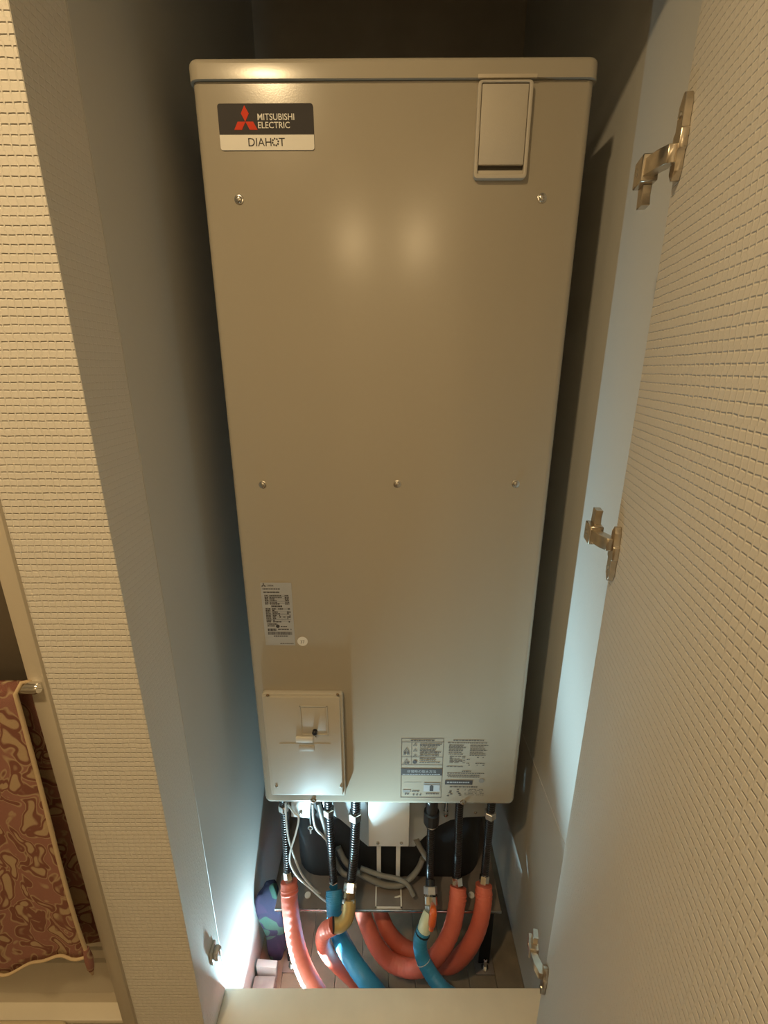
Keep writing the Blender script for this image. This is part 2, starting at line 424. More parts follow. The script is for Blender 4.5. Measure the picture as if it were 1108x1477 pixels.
# brand badge
bx0, bz1 = face(315.5, 150); bx1, bz0 = face(454, 217)
bx0 = (bx0 + face(317, 217)[0]) / 2
bd = MB().prism(rrect(bx0, bz0, bx1, bz1, .004, 4), 'y', .0004, -.0012).build('badge', M['badge_dark'], heater)
bw, bh = bx1-bx0, bz1-bz0
MB().prism(rrect(bx0, bz0, bx1, bz0+bh*.335, .004, 4, '1100'), 'y', -.0010, -.0016).build('badge_lower', M['badge_light'], bd)
def bp(u, v): return bx0 + u*bw, bz0 + v*bh
def dia(cx, cz, ax, az):
    """emblem diamond: centre corner (cx,cz), pointing along given axes"""
    return [(cx, cz), (cx+ax[0], cz+ax[1]), (cx+ax[0]+az[0], cz+ax[1]+az[1]), (cx+az[0], cz+az[1])]
ecx, ecz = bp(.284, .615)
L = bh*.200
for a1, a2 in ((60, 120), (180, 240), (300, 0)):
    A = (L*math.cos(math.radians(a1)), L*math.sin(math.radians(a1))); B = (L*math.cos(math.radians(a2)), L*math.sin(math.radians(a2)))
    MB().prism(dia(ecx, ecz, A, B), 'y', -.0011, -.0017).build('emblem_diamond', M['badge_red'], bd)
a = bp(.415, .645); b = bp(.80, .785); text('MITSUBISHI', a[0], a[1], b[0], b[1], -.0017, 'lettering', M['badge_light'], bd, .008)
a = bp(.415, .47); b = bp(.75, .61); text('ELECTRIC', a[0], a[1], b[0], b[1], -.0017, 'lettering', M['badge_light'], bd, .008)
a = bp(.30, .085); b = bp(.545, .265); text('DIAH', a[0], a[1], b[0], b[1], -.0019, 'lettering', M['badge_dark'], bd, .0)
a = bp(.625, .085); b = bp(.69, .265); text('T', a[0], a[1], b[0], b[1], -.0019, 'lettering', M['badge_dark'], bd, .0)
oc = bp(.588, .175); dot = MB()
for k in range(8):
    t = k*math.pi/4 + .2; c = (oc[0]+bh*.075*math.cos(t), oc[1]+bh*.075*math.sin(t))
    dot.prism([(c[0]+bh*.022*math.cos(q*math.pi/4), c[1]+bh*.022*math.sin(q*math.pi/4)) for q in range(8)], 'y', -.0012, -.0019)
dot.build('dotted_letter', M['badge_dark'], bd)

# upper right access hatch
def frect(p0, p1, p2, p3):
    """rectangle on the front from four pixels tl,tr,br,bl"""
    q = [face(*p) for p in (p0, p1, p2, p3)]
    return (q[0][0]+q[3][0])/2, (q[2][1]+q[3][1])/2, (q[1][0]+q[2][0])/2, (q[0][1]+q[1][1])/2
x0, z0, x1, z1 = frect((690, 120), (768, 119), (757, 261), (681, 260))
hr = MB()
t = .0055
outer = rrect(x0, z0, x1, z1, .006, 4); inner = rrect(x0+t, z0+t*1.1, x1-t, z1-t*.6, .0025, 4)
n = len(outer)
vs = [(x, -.0002, z) for x, z in outer] + [(x, -.0095, z) for x, z in outer] + [(x, -.0095, z) for x, z in inner] + [(x, -.0002, z) for x, z in inner]
fs = [(k*n+i, k*n+(i+1) % n, (k+1)*n+(i+1) % n, (k+1)*n+i) for k in range(3) for i in range(n)]
hatch = hr.add(vs, fs).build('hatch_frame', M['hatch'], heater, bevel=.0012)
MB().box((x0+t, -.0012, z0+t), (x1-t, .001, z1-t*.6)).build('recess', M['dark_slot'], hatch)
zf = face(720, 241)[1]
MB().box((x0+t+.001, -.0085, zf), (x1-t-.001, -.002, z1-t*.6-.0015)).build('flap', M['hatch'], hatch, bevel=.0012)
MB().box((x0+t, -.0055, z0+t), (x1-t, -.001, z0+t+.007)).build('pull_lip', M['hatch'], hatch, bevel=.001)

# breaker box, lower left
x0, z0, x1, z1 = frect((380, 997), (494, 996), (497, 1139), (396, 1139))
box = MB().prism(rrect(x0-.003, z0-.003, x1+.003, z1+.003, .006, 4), 'y', .0005, -.014).build('breaker_box', M['plastic'], heater, bevel=.0025)
MB().prism(rrect(x0+.003, z0+.003, x1-.003, z1-.003, .004, 4), 'y', -.013, -.0175).build('cover', M['plastic'], box, bevel=.0015)
def bpx(px, py): return face(px, py, .0175)
def bbox_(p0, p1, ya, yb, name, m, bev=.0008):
    a = bpx(*p0); b = bpx(*p1)
    return MB().box((min(a[0], b[0]), -yb, min(a[1], b[1])), (max(a[0], b[0]), -ya, max(a[1], b[1]))).build(name, m, box, bevel=bev)
fr = MB()
a = bpx(432, 1018); b = bpx(474, 1060)
for q in ((a[0], a[1]-.002, b[0], a[1]), (a[0], b[1], b[0], b[1]+.002), (a[0], b[1], a[0]+.002, a[1]), (b[0]-.002, b[1], b[0], a[1])):
    fr.box((q[0], -.0195, q[1]), (q[2], -.0172, q[3]))
fr.build('switch_frame', M['plastic'], box)
bbox_((435, 1021), (471, 1057), .0172, .0180, 'switch_window', M['hatch'])
bbox_((427, 1062), (452, 1069), .0172, .0225, 'switch_tab', M['badge_light'])
bbox_((403, 1072.2), (477, 1073.2), .0172, .0183, 'seam', M['plastic'], .0002)
a = bpx(431, 1075); b = bpx(454, 1083)
MB().prism(rrect(a[0], b[1], b[0], a[1], .004, 4), 'y', -.0172, -.0186).build('finger_grip', M['plastic'], box, bevel=.0005)
k = bpx(454.5, 1054)
MB().tube([(k[0], -.017, k[1]), (k[0], -.026, k[1]), (k[0], -.0275, k[1])], [.0058, .0058, .0045], 16).build('knob', M['knob'], box, smooth=40)
kk = bpx(456, 1061)
MB().tube([(kk[0], -.017, kk[1]), (kk[0], -.021, kk[1])], [.0022, .0016], 10).build('knob_glint', M['chrome'], box, smooth=40)  # bright chrome stud standing in for the highlight on the black knob
for px, py in ((386, 1003), (487, 1002), (399, 1134), (492, 1134)):
    q = bpx(px, py)
    MB().tube([(q[0], -.017, q[1]), (q[0], -.0185, q[1]), (q[0], -.0195, q[1])], [.0036, .0034, .002], 12).build('screw', M['bronze'] if py < 1100 else M['steel'], box, smooth=35)

# rating plate
x0, z0, x1, z1 = frect((375.5, 840), (419, 841), (427, 930), (383.5, 931))
rp = MB().prism(rrect(x0, z0, x1, z1, .001, 2), 'y', .0003, -.0006).build('rating_label', M['label_silver'], heater)
def rows(ob, name, m, rects, y):
    g = MB()
    for (u0, v0, u1, v1) in rects:
        X0, X1 = ob[0]+u0*(ob[2]-ob[0]), ob[0]+u1*(ob[2]-ob[0]); Z0, Z1 = ob[3]-v1*(ob[3]-ob[1]), ob[3]-v0*(ob[3]-ob[1])
        g.add([(X0, y, Z0), (X1, y, Z0), (X1, y, Z1), (X0, y, Z1)], [(0, 1, 2, 3)])
    return g, name, m
RB = (x0, z0, x1, z1)
def printed(ob, rects, name, m, parent, y=-.0008):
    g, n_, m_ = rows(ob, name, m, rects, y); o = g.build(n_, m_, parent); o['kind'] = 'stuff'; return o
R = []
def dashes(u0, u1, v, h, lo=.02, hi=.07, gap=.012, fill=1.0):
    out = []; u = u0
    while u < u1 - .01:
        l = random.uniform(lo, hi); e = min(u+l, u1)
        if random.random() < fill: out.append((u, v, e, v+h))
        u = e + gap
    return out
R += dashes(.06, .62, .085, .018)
R += dashes(.08, .60, .135, .020, .03, .05)
for k in range(6): R += [(.10, .185+k*.026, .90, .188+k*.026)]
for k in range(6):
    R += dashes(.10, .22, .190+k*.026, .015); R += dashes(.26, .26+random.uniform(.1, .4), .190+k*.026, .015); R += dashes(.76, .90, .190+k*.026, .015)
R += dashes(.30, .66, .352, .024, .03, .05, .008)
for k in range(9):
    R += [(.10, .392+k*.026, .92, .395+k*.026)]
    R += dashes(.10, .26, .397+k*.026, .016); R += dashes(.32, .32+random.uniform(.08, .45), .397+k*.026, .016, fill=.8); R += dashes(.80, .92, .397+k*.026, .016, fill=.7)
R += dashes(.12, .45, .640, .018); R += dashes(.12, .42, .672, .016, fill=.8); R += dashes(.56, .78, .682, .014)
R += dashes(.12, .40, .722, .04, .02, .04); R += dashes(.46, .92, .725, .02, fill=.8)
R += dashes(.30, .78, .838, .016); R += dashes(.50, .96, .965, .010)
printed(RB, R, 'print', M['ink'], rp)
printed(RB, dashes(.12, .93, .775, .05, .006, .022, .010), 'barcode', M['ink'], rp)
cxy = (x0+.46*(x1-x0), z1-.685*(z1-z0))
MB().prism([(cxy[0]+.0042*math.cos(t*math.pi/8), cxy[1]+.0042*math.sin(t*math.pi/8)) for t in range(16)], 'y', -.0005, -.0009).build('mark', M['ink'], rp)
ex, ez, l = x0+.10*(x1-x0), z1-.038*(z1-z0), .0034
em = MB()
for a1, a2 in ((60, 120), (180, 240), (300, 0)):
    em.prism(dia(ex, ez, (l*math.cos(math.radians(a1)), l*math.sin(math.radians(a1))), (l*math.cos(math.radians(a2)), l*math.sin(math.radians(a2)))), 'y', -.0005, -.0009)
em.build('emblem', M['ink'], rp)
text('三菱電機', x0+.20*(x1-x0), z1-.055*(z1-z0), x0+.42*(x1-x0), z1-.030*(z1-z0), -.0008, 'lettering', M['ink'], rp)
# round inspection sticker
sx, sz = face(436.5, 925)
st = MB().prism([(sx+.0115*math.cos(t*math.pi/12), sz+.0115*math.sin(t*math.pi/12)) for t in range(24)], 'y', .0003, -.0006).build('round_sticker', M['badge_light'], heater)
text('37', sx-.0045, sz-.005, sx+.0045, sz+.003, -.0009, 'lettering', M['ink_soft'], st)

# printed warnings, lower right
x0, z0, x1, z1 = frect((579.5, 1064), (640.5, 1066), (636, 1151), (577.5, 1150))
LB = (x0, z0, x1, z1)
wl = None
R = [(0, 0, 1, .008), (0, .43, 1, .438), (0, 0, .009, 1), (.991, 0, 1, 1), (0, .992, 1, 1), (0, .055, 1, .062), (.24, .06, .247, .43), (0, .30, 1, .306), (0, .495, .01, 1), (.08, .60, .50, .604), (.08, .73, .50, .733)]
wl = printed(LB, R, 'warning_print', M['ink_soft'], heater, -.0004)
T = dashes(.22, .78, .022, .02)
for v in (.085, .105, .130, .165, .190, .215, .240, .270, .320 , .350, .385): T += dashes(.44, random.uniform(.78, .97), v, .014, .02, .10, .012)
for v in (.555, .58): T += dashes(.06, .92, v, .012, fill=.8)
T += dashes(.28, .46, .875, .02); T += dashes(.10, .20, .92, .03, .03, .04, .02) + dashes(.30, .5, .93, .03, .03, .04, .05, .6) + dashes(.62, .95, .915, .022)
printed(LB, T, 'small_print', M['ink_soft'], wl, -.0005)
printed(LB, [(0, .52-.025, 1, .63-.02)], 'band', M['ink'], wl, -.0005)
printed(LB, [(.05, .86, .24, .91)], 'block', M['ink_grey'], wl, -.0005); printed(LB, [(.56, .735, .96, .765)], 'block', M['ink_grey'], wl, -.0005)
printed(LB, [(.56, .775, .96, .885)], 'picture_panel', M['label_silver'], wl, -.0005)
printed(LB, [(.71, .79, .80, .88), (.735, .775, .775, .79)], 'pictogram', M['ink'], wl, -.0007)
def lb(u, v): return x0+u*(x1-x0), z1-v*(z1-z0)
tri = MB()
for (u, v, s_) in ((.125, .19, .0075), (.33, .105, .006), (.33, .195, .006), (.33, .29, .006), (.125, .365, .0055)):
    cx, cz_ = lb(u, v)
    o_ = [(cx+s_*math.cos(q), cz_+s_*math.sin(q)) for q in (math.pi/2, math.pi*7/6, math.pi*11/6)]
    i_ = [(cx+s_*.66*math.cos(q), cz_+s_*.66*math.sin(q)) for q in (math.pi/2, math.pi*7/6, math.pi*11/6)]
    tri.add([(p[0], -.0005, p[1]) for p in o_+i_], [(0, 1, 4, 3), (1, 2, 5, 4), (2, 0, 3, 5)])
    tri.add([(cx-.0005, -.0005, cz_-.001), (cx+.0005, -.0005, cz_-.001), (cx+.0005, -.0005, cz_+.002), (cx-.0005, -.0005, cz_+.002)], [(0, 1, 2, 3)])
tri.build('warning_triangles', M['ink_soft'], wl)
c = lb(.33, .385); MB().add([(c[0]+.0055*math.cos(t*math.pi/8), -.0005, c[1]+.0055*math.sin(t*math.pi/8)) for t in range(16)], [tuple(range(16))]).build('mandatory_mark', M['ink'], wl)
a = lb(.045, .265); b = lb(.205, .215); text('警告', a[0], a[1], b[0], b[1], -.0006, 'lettering', M['ink'], wl, .02)
a = lb(.055, .425); b = lb(.195, .385); text('注意', a[0], a[1], b[0], b[1], -.0006, 'lettering', M['ink'], wl, .02)
a = lb(.15, .567); b = lb(.85, .518); text('非常時の取水方法', a[0], a[1], b[0], b[1], -.0007, 'lettering', M['label_silver'], wl)
printed(LB, dashes(.04, .96, .585, .014), 'band_print', M['label_silver'], wl, -.0007)
x0, z0, x1, z1 = frect((645, 1065), (706, 1065), (698, 1152), (641, 1150))
LB = (x0, z0, x1, z1)
T = dashes(.15, .88, .022, .018) + dashes(.02, .98, .065, .014)
for v in (.105, .125, .145, .165, .19, .22, .25): T += dashes(.05, random.uniform(.35, .48), v, .012) 
for v in (.105, .13, .16, .185, .215, .24, .265): T += dashes(.56, random.uniform(.85, 1), v, .012)
for v in (.29, .31, .33, .35, .37, .39): T += dashes(.08, .46, v, .010, .03, .12, .02, .7)
for v in (.30, .335, .40, .43): T += dashes(.50, .95, v, .012, fill=.5)
T += dashes(.02, .42, .455, .012) + dashes(.40, .64, .53, .018) + dashes(.04, .95, .565, .012) + dashes(.04, .85, .60, .012) + dashes(.06, .85, .63, .012)
for v in (.84, .86, .885, .91, .94): T += dashes(.50, .98, v, .008, fill=.7)
T += dashes(.12, .82, .795, .018)
for (u, v) in ((.10, .90), (.14, .92), (.06, .95), (.30, .88), (.34, .91), (.36, .94), (.12, .87), (.30, .84)): T += [(u, v, u+.06, v+.018)]
wp = printed(LB, T, 'instruction_print', M['ink_soft'], heater, -.0004)
printed(LB, [(.0, .69, .68, .765)], 'band', M['ink'], wp, -.0005)
printed(LB, dashes(.05, .62, .715, .02), 'band_print', M['label_silver'], wp, -.0007)
c = lb(.90, .70)
MB().add([(c[0]+(.0075 if t % 2 else .0062)*math.cos(t*math.pi/8), -.0005, c[1]+(.0075 if t % 2 else .0062)*math.sin(t*math.pi/8)) for t in range(16)], [tuple(range(16))]).build('seal_mark', M['ink_grey'], wp)

# underside of the heater: tank skirt, pale front plates, junction cover, base plate, legs
ZP = .286
tk = MB(); n = 40
tk.prism(rrect(-.275, .088, .275, .70, .07, 6), 'z', ZP+.001, ZB-.002)
tk.build('tank_skirt', M['tank'], heater, smooth=30)
def hl(px, py, Y): return loc(at(px, py, Y))
# arched plate behind the junction cover
def plate(pts, Y, th, name, m):
    q = [hl(px, py, Y) for px, py in pts]; y = sum(p.y for p in q)/len(q)
    return MB().prism([(p.x, p.z) for p in q], 'y', y, y+th).build(name, m, heater)
q = [(420, 1150), (420, 1178), (446, 1180), (449, 1150)]
plate(q, .945, .004, 'mounting_plate', M['white_metal'])
q = [(463, 1150), (468, 1170), (490, 1182), (507, 1196), (520, 1212), (531, 1221), (598, 1221), (612, 1207), (630, 1192), (650, 1182), (672, 1178), (707, 1176), (708, 1150)]
plate(q, .955, .004, 'arched_plate', M['pale_plate'])
a = hl(532, 1221, .925); b = hl(590, 1221, .925)
MB().box((a.x, a.y, a.z), (b.x, a.y+.028, ZB-.001)).build('junction_cover', M['white_metal'], heater, bevel=.003)
for px, py, Y in ((545, 1215, .925), (579, 1215, .925), (434, 1172, .945), (686, 1171, .955)):
    p = hl(px, py, Y)
    MB().tube([(p.x, p.y+.001, p.z), (p.x, p.y-.003, p.z), (p.x, p.y-.004, p.z)], [.005, .0045, .003], 12).build('screw', M['steel'], heater, smooth=35)
for px in (546.5, 574.5):
    p = hl(px, 1225, .94)
    MB().box((p.x-.006, p.y, ZP), (p.x+.006, p.y+.006, p.z+.03)).build('strap', M['white_metal'], heater, bevel=.001)
# base plate with bolt holes and bright front lip
bp_ = MB().box((-.318, 0.0, ZP-.004), (.312, .72, ZP))  .build('base_plate', M['pan'], heater, bevel=.0008)
MB().box((-.318, -.003, ZP-.006), (.312, .0005, ZP+.002)).build('front_lip', M['chrome'], bp_, bevel=.0008)
for px in (444, 680):
    p = loc(at_z(px, 1291.5, ZP))
    MB().tube([(p.x, p.y, ZP-.001), (p.x, p.y, ZP+.003)], .0085, 16).build('bolt_cap', M['white_metal'], bp_, smooth=35)
p = loc(at_z(560, 1300, ZP))
br = MB(); a0 = loc(at_z(541, 1311, ZP)); b0 = loc(at_z(580, 1311, ZP))
br.box((a0.x, a0.y, ZP), (b0.x, a0.y+.004, ZP+.004)); br.box((a0.x, a0.y, ZP), (a0.x+.004, a0.y+.06, ZP+.004)); br.box((b0.x-.004, a0.y, ZP), (b0.x, a0.y+.06, ZP+.004)); br.box((a0.x, a0.y+.056, ZP), (b0.x, a0.y+.06, ZP+.004))
br.build('bracket_frame', M['white_metal'], bp_)
for x, y in ((-.290, .035), (.288, .035), (-.285, .68), (.285, .68)):
    lg = MB().box((x-.016, y-.003, .006), (x+.016, y+.001, ZP-.004)).box((x+(-.016 if x < 0 else .012), y, .006), (x+(-.012 if x < 0 else .016), y+.03, ZP-.004)).build('leg', M['tank'], heater)
    MB().box((x-.028, y-.03, 0), (x+.028, y+.04, .006)).build('foot', M['pan'], lg, bevel=.001)
    ab = MB().tube([(x, y-.016, .004), (x, y-.016, .014)], .011, 6)
    ab.tube([(x, y-.016, .012), (x, y-.016, .045), (x, y-.016, .048)], [.0055, .0055, .003], 10)
    ab.build('anchor_bolt', M['chrome'], lg, smooth=35)
tag(heater, 'tall beige-grey floor-standing electric water heater filling the open closet', 'water heater')

# ------------------------------------------------------------------ pipes under the heater
def flex(parent, pts, r=.0105, name='flexible_hose'):
    s = spline(pts, 50); 
    rs = [r * (1 + .07*math.sin(i*2*math.pi/4)) for i in range(len(s))]
    return MB().tube(s, rs, 12).build(name, M['black_rub'], parent, smooth=60)
def fitting(parent, p, d, profile, m, name='union_nut', sides=12):
    """stack of (distance along d, radius) from p"""
    p = Vector(p); d = Vector(d).normalized()
    pts = [p + d*t for t, _ in profile]
    return MB().tube(pts, [r for _, r in profile], sides).build(name, m, parent, smooth=30)
def hexnut(parent, p, d, h, r, m): return fitting(parent, p, d, [(0, r*.9), (.001, r), (h-.001, r), (h, r*.9)], m, 'hex_nut', 6)
def foam(parent, pts, r, m, name='insulation', n=14):
    s = spline(pts, n); rs = [r*(1+.015*math.sin(i*1.7)) for i in range(len(s))]
    return MB().tube(s, rs, 20).build(name, m, parent, smooth=60)
def bands(parent, a, b, r, m, n=2):
    g = MB(); a, b = Vector(a), Vector(b); d = (b-a)
    for k in range(n):
        c = a + d*((k+.5)/n); dd = d.normalized()*.0022
        g.tube([c-dd*1.3, c-dd*.6, c+dd*.6, c+dd*1.3], [r*1.0, r*1.06, r*1.06, r*1.0], 20)
    return g.build('tape_band', m, parent, smooth=50)
def thing(name, p, label, cat, group=None):
    e = empty(name, (p[0], p[1], 0)); tag(e, label, cat, group); return e
def rel(e, p): return Vector(p) - Vector(e.location)
G = 'pipes hanging from the heater'

def line(name, label, top, mid, bot, Yt, Yb, rh=.0105):
    """black hose from the heater underside to the coupling"""
    pt = at(*top, Yt); pb = at(*bot, Yb); pm_ = at(*mid, (Yt+Yb)/2)
    d0 = (pm_ - pt); d0 = d0 / abs(d0.z)
    start = pt + Vector((-d0.x*.4, 0.0, 1))*(max(0.0, ZB-.001-pt.z))
    e = thing(name, pb, label, 'pipe', G)
    flex(e, [rel(e, q) for q in (start, pt, pm_, pb)], rh)
    return e, start, pt, pb

# 1 leftmost: black hose into pink lagged pipe
e, s0, pt, pb = line('drain_pipe', 'leftmost black hose running into a straight pink insulated pipe', (410, 1172), (413, 1215), (415, 1256), .925, .90)
dn = (at(417, 1272, .89) - pb).normalized()
hexnut(e, rel(e, pb), dn, .022, .0125, M['chrome']); fitting(e, rel(e, pb) + dn*.02, dn, [(0, .010), (.012, .010), (.013, .014), (.022, .014)], M['galv'])
pts = [at(417, 1271, .893), at(418, 1300, .868), at(423, 1340, .838), at(432, 1378, .80), at(444, 1408, .765), at(462, 1440, .735)]
pts.append(pts[-1] + Vector((.02, -.005, -.08)))
foam(e, [rel(e, p) for p in pts], .0225, M['pink'])
bands(e, rel(e, at(417.3, 1279, .886)), rel(e, at(417.8, 1290, .876)), .0228, M['pink'], 2)
hexnut(e, rel(e, pt) + Vector((0, 0, .01)), (0, 0, 1), .02, .014, M['chrome'])

# 2 blue lagged pipe, left
e, s0, pt, pb = line('cold_pipe', 'black hose running into the bright blue insulated pipe left of centre', (475, 1180), (478, 1225), (481, 1270), .93, .905)
hexnut(e, rel(e, pt) + Vector((0, 0, .015)), (0, 0, 1), .022, .0155, M['chrome'])
hexnut(e, rel(e, pb), (0, 0, -1), .02, .0135, M['chrome']); fitting(e, rel(e, pb) + Vector((0, 0, -.018)), (0, 0, -1), [(0, .011), (.02, .011)], M['chrome'])
pts = [at(482, 1284, .897), at(482.4, 1297, .882), at(483, 1312, .872), at(487, 1343, .862), at(504, 1378, .80), at(524, 1408, .757), at(546, 1436, .735)]
pts.append(pts[-1] + Vector((.03, -.003, -.08)))
foam(e, [rel(e, p) for p in pts], .0225, M['blue'])
bands(e, rel(e, at(482.1, 1288, .892)), rel(e, at(482.5, 1300, .880)), .0228, M['blue'], 2)

# 3 brass elbow and second pink pipe
e, s0, pt, pb = line('hot_pipe', 'black hose with a brass elbow turning into a pink insulated pipe', (513, 1182), (511, 1225), (507, 1268), .92, .89, .0125)
hexnut(e, rel(e, pt) + Vector((0, 0, .004)), (0, 0, 1), .024, .018, M['chrome'])
p1 = at(506, 1272, .885); p2 = at(503, 1300, .855)
dn = (p2-p1).normalized()
hexnut(e, rel(e, p1), dn, .022, .0175, M['chrome']); fitting(e, rel(e, p1) + dn*.02, dn, [(0, .0155), (.028, .0155), (.029, .018), (.042, .018)], M['bronze'])
fitting(e, rel(e, at(494, 1300, .845)), Vector((1, 0, 0)), [(0, .005), (.004, .007), (.008, .005)], M['chrome'], 'bleed_screw')
fitting(e, rel(e, at(507, 1301, .845)), Vector((1, 0, 0)), [(0, .005), (.004, .007), (.008, .005)], M['chrome'], 'bleed_screw')
el = [at(504, 1298, .852), at(503.5, 1312, .838), at(500, 1325, .826), at(491, 1334, .818), at(481, 1335, .815)]
MB().tube([rel(e, p) for p in spline(el, 8)], .0175, 18).build('brass_elbow', M['brass'], e, smooth=60)
d = (el[-1]-el[-2]).normalized()
fitting(e, rel(e, el[-1]) - d*.001, d, [(0, .019), (.004, .019)], M['tank'], 'collar')
pts = [at(482, 1335, .815), at(469, 1343, .816), at(466, 1358, .82), at(477, 1380, .826), at(503, 1406, .83), at(530, 1430, .83)]
pts.append(pts[-1] + Vector((.04, .004, -.02)))
foam(e, [rel(e, p) for p in pts], .0195, M['pink'])

# 4 valve with orange lever, blue pipe to the right
e, s0, pt, pb = line('valve_pipe', 'black hose with a steel valve and orange lever above a dark blue pipe', (622, 1190), (621, 1230), (620, 1266), .92, .90)
fitting(e, rel(e, pt) + Vector((0, 0, -.002)), (0, 0, 1), [(0, .013), (.012, .016), (.014, .021), (.05, .021), (.052, .016), (.12, .016)], M['black_rub'], 'black_union')
fitting(e, rel(e, pt) + Vector((0, 0, .004)), (0, 0, 1), [(0, .0145), (.004, .0205), (.010, .0205), (.014, .016)], M['chrome'])
p1 = at(620.5, 1268, .898); p2 = at(622, 1318, .842); dn = (p2-p1).normalized(); Lg = (p2-p1).length
fitting(e, rel(e, p1), dn, [(0, .013), (Lg*.22, .013)], M['black_rub'], 'black_union')
hexnut(e, rel(e, p1) + dn*Lg*.2, dn, Lg*.24, .019, M['galv'])
fitting(e, rel(e, p1) + dn*Lg*.42, dn, [(0, .016), (Lg*.08, .020), (Lg*.30, .020), (Lg*.36, .015)], M['chrome'], 'valve_body')
hexnut(e, rel(e, p1) + dn*Lg*.76, dn, Lg*.26, .0165, M['galv'])
lv = [at(624, 1305, .835), at(625, 1314, .812), at(624, 1326, .806), at(622, 1340, .806)]
g = MB(); s_ = spline([rel(e, p) for p in lv], 6)
g.tube(s_, [.006 + .004*min(1, i/8) - (.003 if i > len(s_)-4 else 0) for i in range(len(s_))], 10)
g.build('lever', M['lever'], e, smooth=50)
el = [at(620, 1318, .84), at(615, 1330, .828), at(610.5, 1345, .82)]
MB().tube([rel(e, p) for p in spline(el, 8)], .0175, 18).build('pale_elbow', M['grn_white'], e, smooth=60)
pts = [at(611, 1341, .822), at(606, 1358, .812), at(609, 1380, .798), at(622, 1405, .775), at(642, 1430, .748)]
pts.append(pts[-1] + Vector((.05, -.005, -.04)))
foam(e, [rel(e, p) for p in pts], .0185, M['blue'])
fitting(e, rel(e, at(609.9, 1345, .819)), (at(608, 1352, .816) - at(611, 1341, .822)), [(0, .0198), (.003, .0198)], M['tank'], 'collar')
fitting(e, rel(e, at(611, 1386, .793)), (at(614, 1393, .787) - at(609, 1380, .798)), [(0, .0195), (.0015, .0195)], M['cord'], 'cable_tie')

# 5 and 6: hoses into the two salmon pipes that loop under the base plate
e, s0, pt, pb = line('return_pipe', 'black hose right of the valve into a pink pipe looping left', (662, 1178), (661, 1220), (659, 1264), .925, .90)
hexnut(e, rel(e, pb), (at(660, 1278, .888)-pb), .020, .0155, M['chrome']); fitting(e, rel(e, pb) + Vector((0, -.004, -.012)), (0, -.5, -1), [(0, .012), (.012, .012), (.013, .017), (.022, .017)], M['bronze'])
pts = [at(661, 1279, .888), at(659, 1305, .862), at(651, 1342, .838), at(633, 1375, .822), at(612, 1393, .828), at(588, 1396, .845), at(562, 1386, .86), at(543, 1364, .875), at(531, 1338, .90), at(524, 1318, .925), at(521, 1304, .955)]
foam(e, [rel(e, p) for p in pts], .0225, M['pink'])
bands(e, rel(e, at(661, 1287, .88)), rel(e, at(660.2, 1299, .868)), .0228, M['pink'], 2)
e, s0, pt, pb = line('supply_pipe', 'rightmost black hose into a salmon pipe looping left under the heater', (707, 1178), (703, 1220), (699, 1262), .925, .905)
hexnut(e, rel(e, pt) + Vector((0, 0, .0)), (0, 0, 1), .02, .0155, M['galv'])
hexnut(e, rel(e, pb), (at(698, 1276, .893)-pb), .022, .0135, M['chrome']); fitting(e, rel(e, pb) + Vector((0, -.004, -.014)), (0, -.5, -1), [(0, .012), (.012, .012), (.013, .017), (.022, .017)], M['brass'])
pts = [at(698, 1276, .893), at(697, 1305, .868), at(689, 1340, .85), at(672, 1372, .838), at(650, 1390, .845), at(628, 1388, .865), at(604, 1378, .885), at(578, 1364, .90), at(561, 1345, .915), at(552, 1326, .935), at(547, 1308, .965)]
foam(e, [rel(e, p) for p in pts], .0225, M['pink'])
bands(e, rel(e, at(698, 1284, .886)), rel(e, at(697.4, 1296, .876)), .0228, M['pink'], 2)
# short drain stub beside the valve
p = at(643, 1172, .94)
e = thing('drain_stub', p, 'short bright threaded stub beside the valve under the heater', 'pipe')
fitting(e, Vector((0, 0, p.z-.01)), (0, 0, 1), [(0, .006), (.004, .008), (.02, .008), (.021, .006), (ZB-.001-p.z+.01, .006)], M['chrome'], 'threaded_stub')

# ------------------------------------------------------------------ cords and cables
def cord(name, label, pts, r, m, cat='cord', flat=None):
    P = [at(*q) for q in pts]; b = P[-1]
    o = MB().tube([p - b for p in spline(P, 10)], r, 8).build(name, m, smooth=60); o.location = b
    return tag(o, label, cat)
cord('thin_cord', 'thin white cord in front of the leftmost black hose', [(412, 1158, .915), (413, 1185, .91), (417, 1212, .905), (426, 1240, .90), (436, 1262, .90), (452, 1281, .905), (470, 1294, .93)], .0028, M['cord'])
cord('thin_cord', 'thin white cord kinked out towards the white mounting plate', [(415, 1160, .92), (424, 1172, .92), (431, 1180, .915), (426, 1204, .905), (419, 1228, .895), (419, 1246, .89), (430, 1265, .885), (450, 1283, .885), (470, 1300, .885), (492, 1308, .89)], .0028, M['cord'])
cord('thin_cord', 'thin white cord curving down behind the second black hose', [(451, 1160, .945), (452, 1180, .94), (456, 1195, .94), (466, 1206, .945), (474, 1216, .95), (484, 1238, .95)], .0032, M['cord'])
cord('thin_cord', 'thin white cord lying across the base plate to the right', [(508, 1311, .895), (530, 1306, .90), (556, 1299, .905), (578, 1292, .91)], .0026, M['cord'])
cord('thin_cord', 'short grey cord lying straight across the base plate', [(512, 1294, .91), (530, 1293, .912), (550, 1291, .915), (570, 1289, .92)], .0024, M['cord'])
cord('power_cable', 'thick grey cable looping behind the third black hose', [(459, 1158, .96), (468, 1190, .955), (476, 1222, .95), (488, 1250, .94), (500, 1262, .93), (520, 1258, .925)], .0075, M['cable'], 'cable')
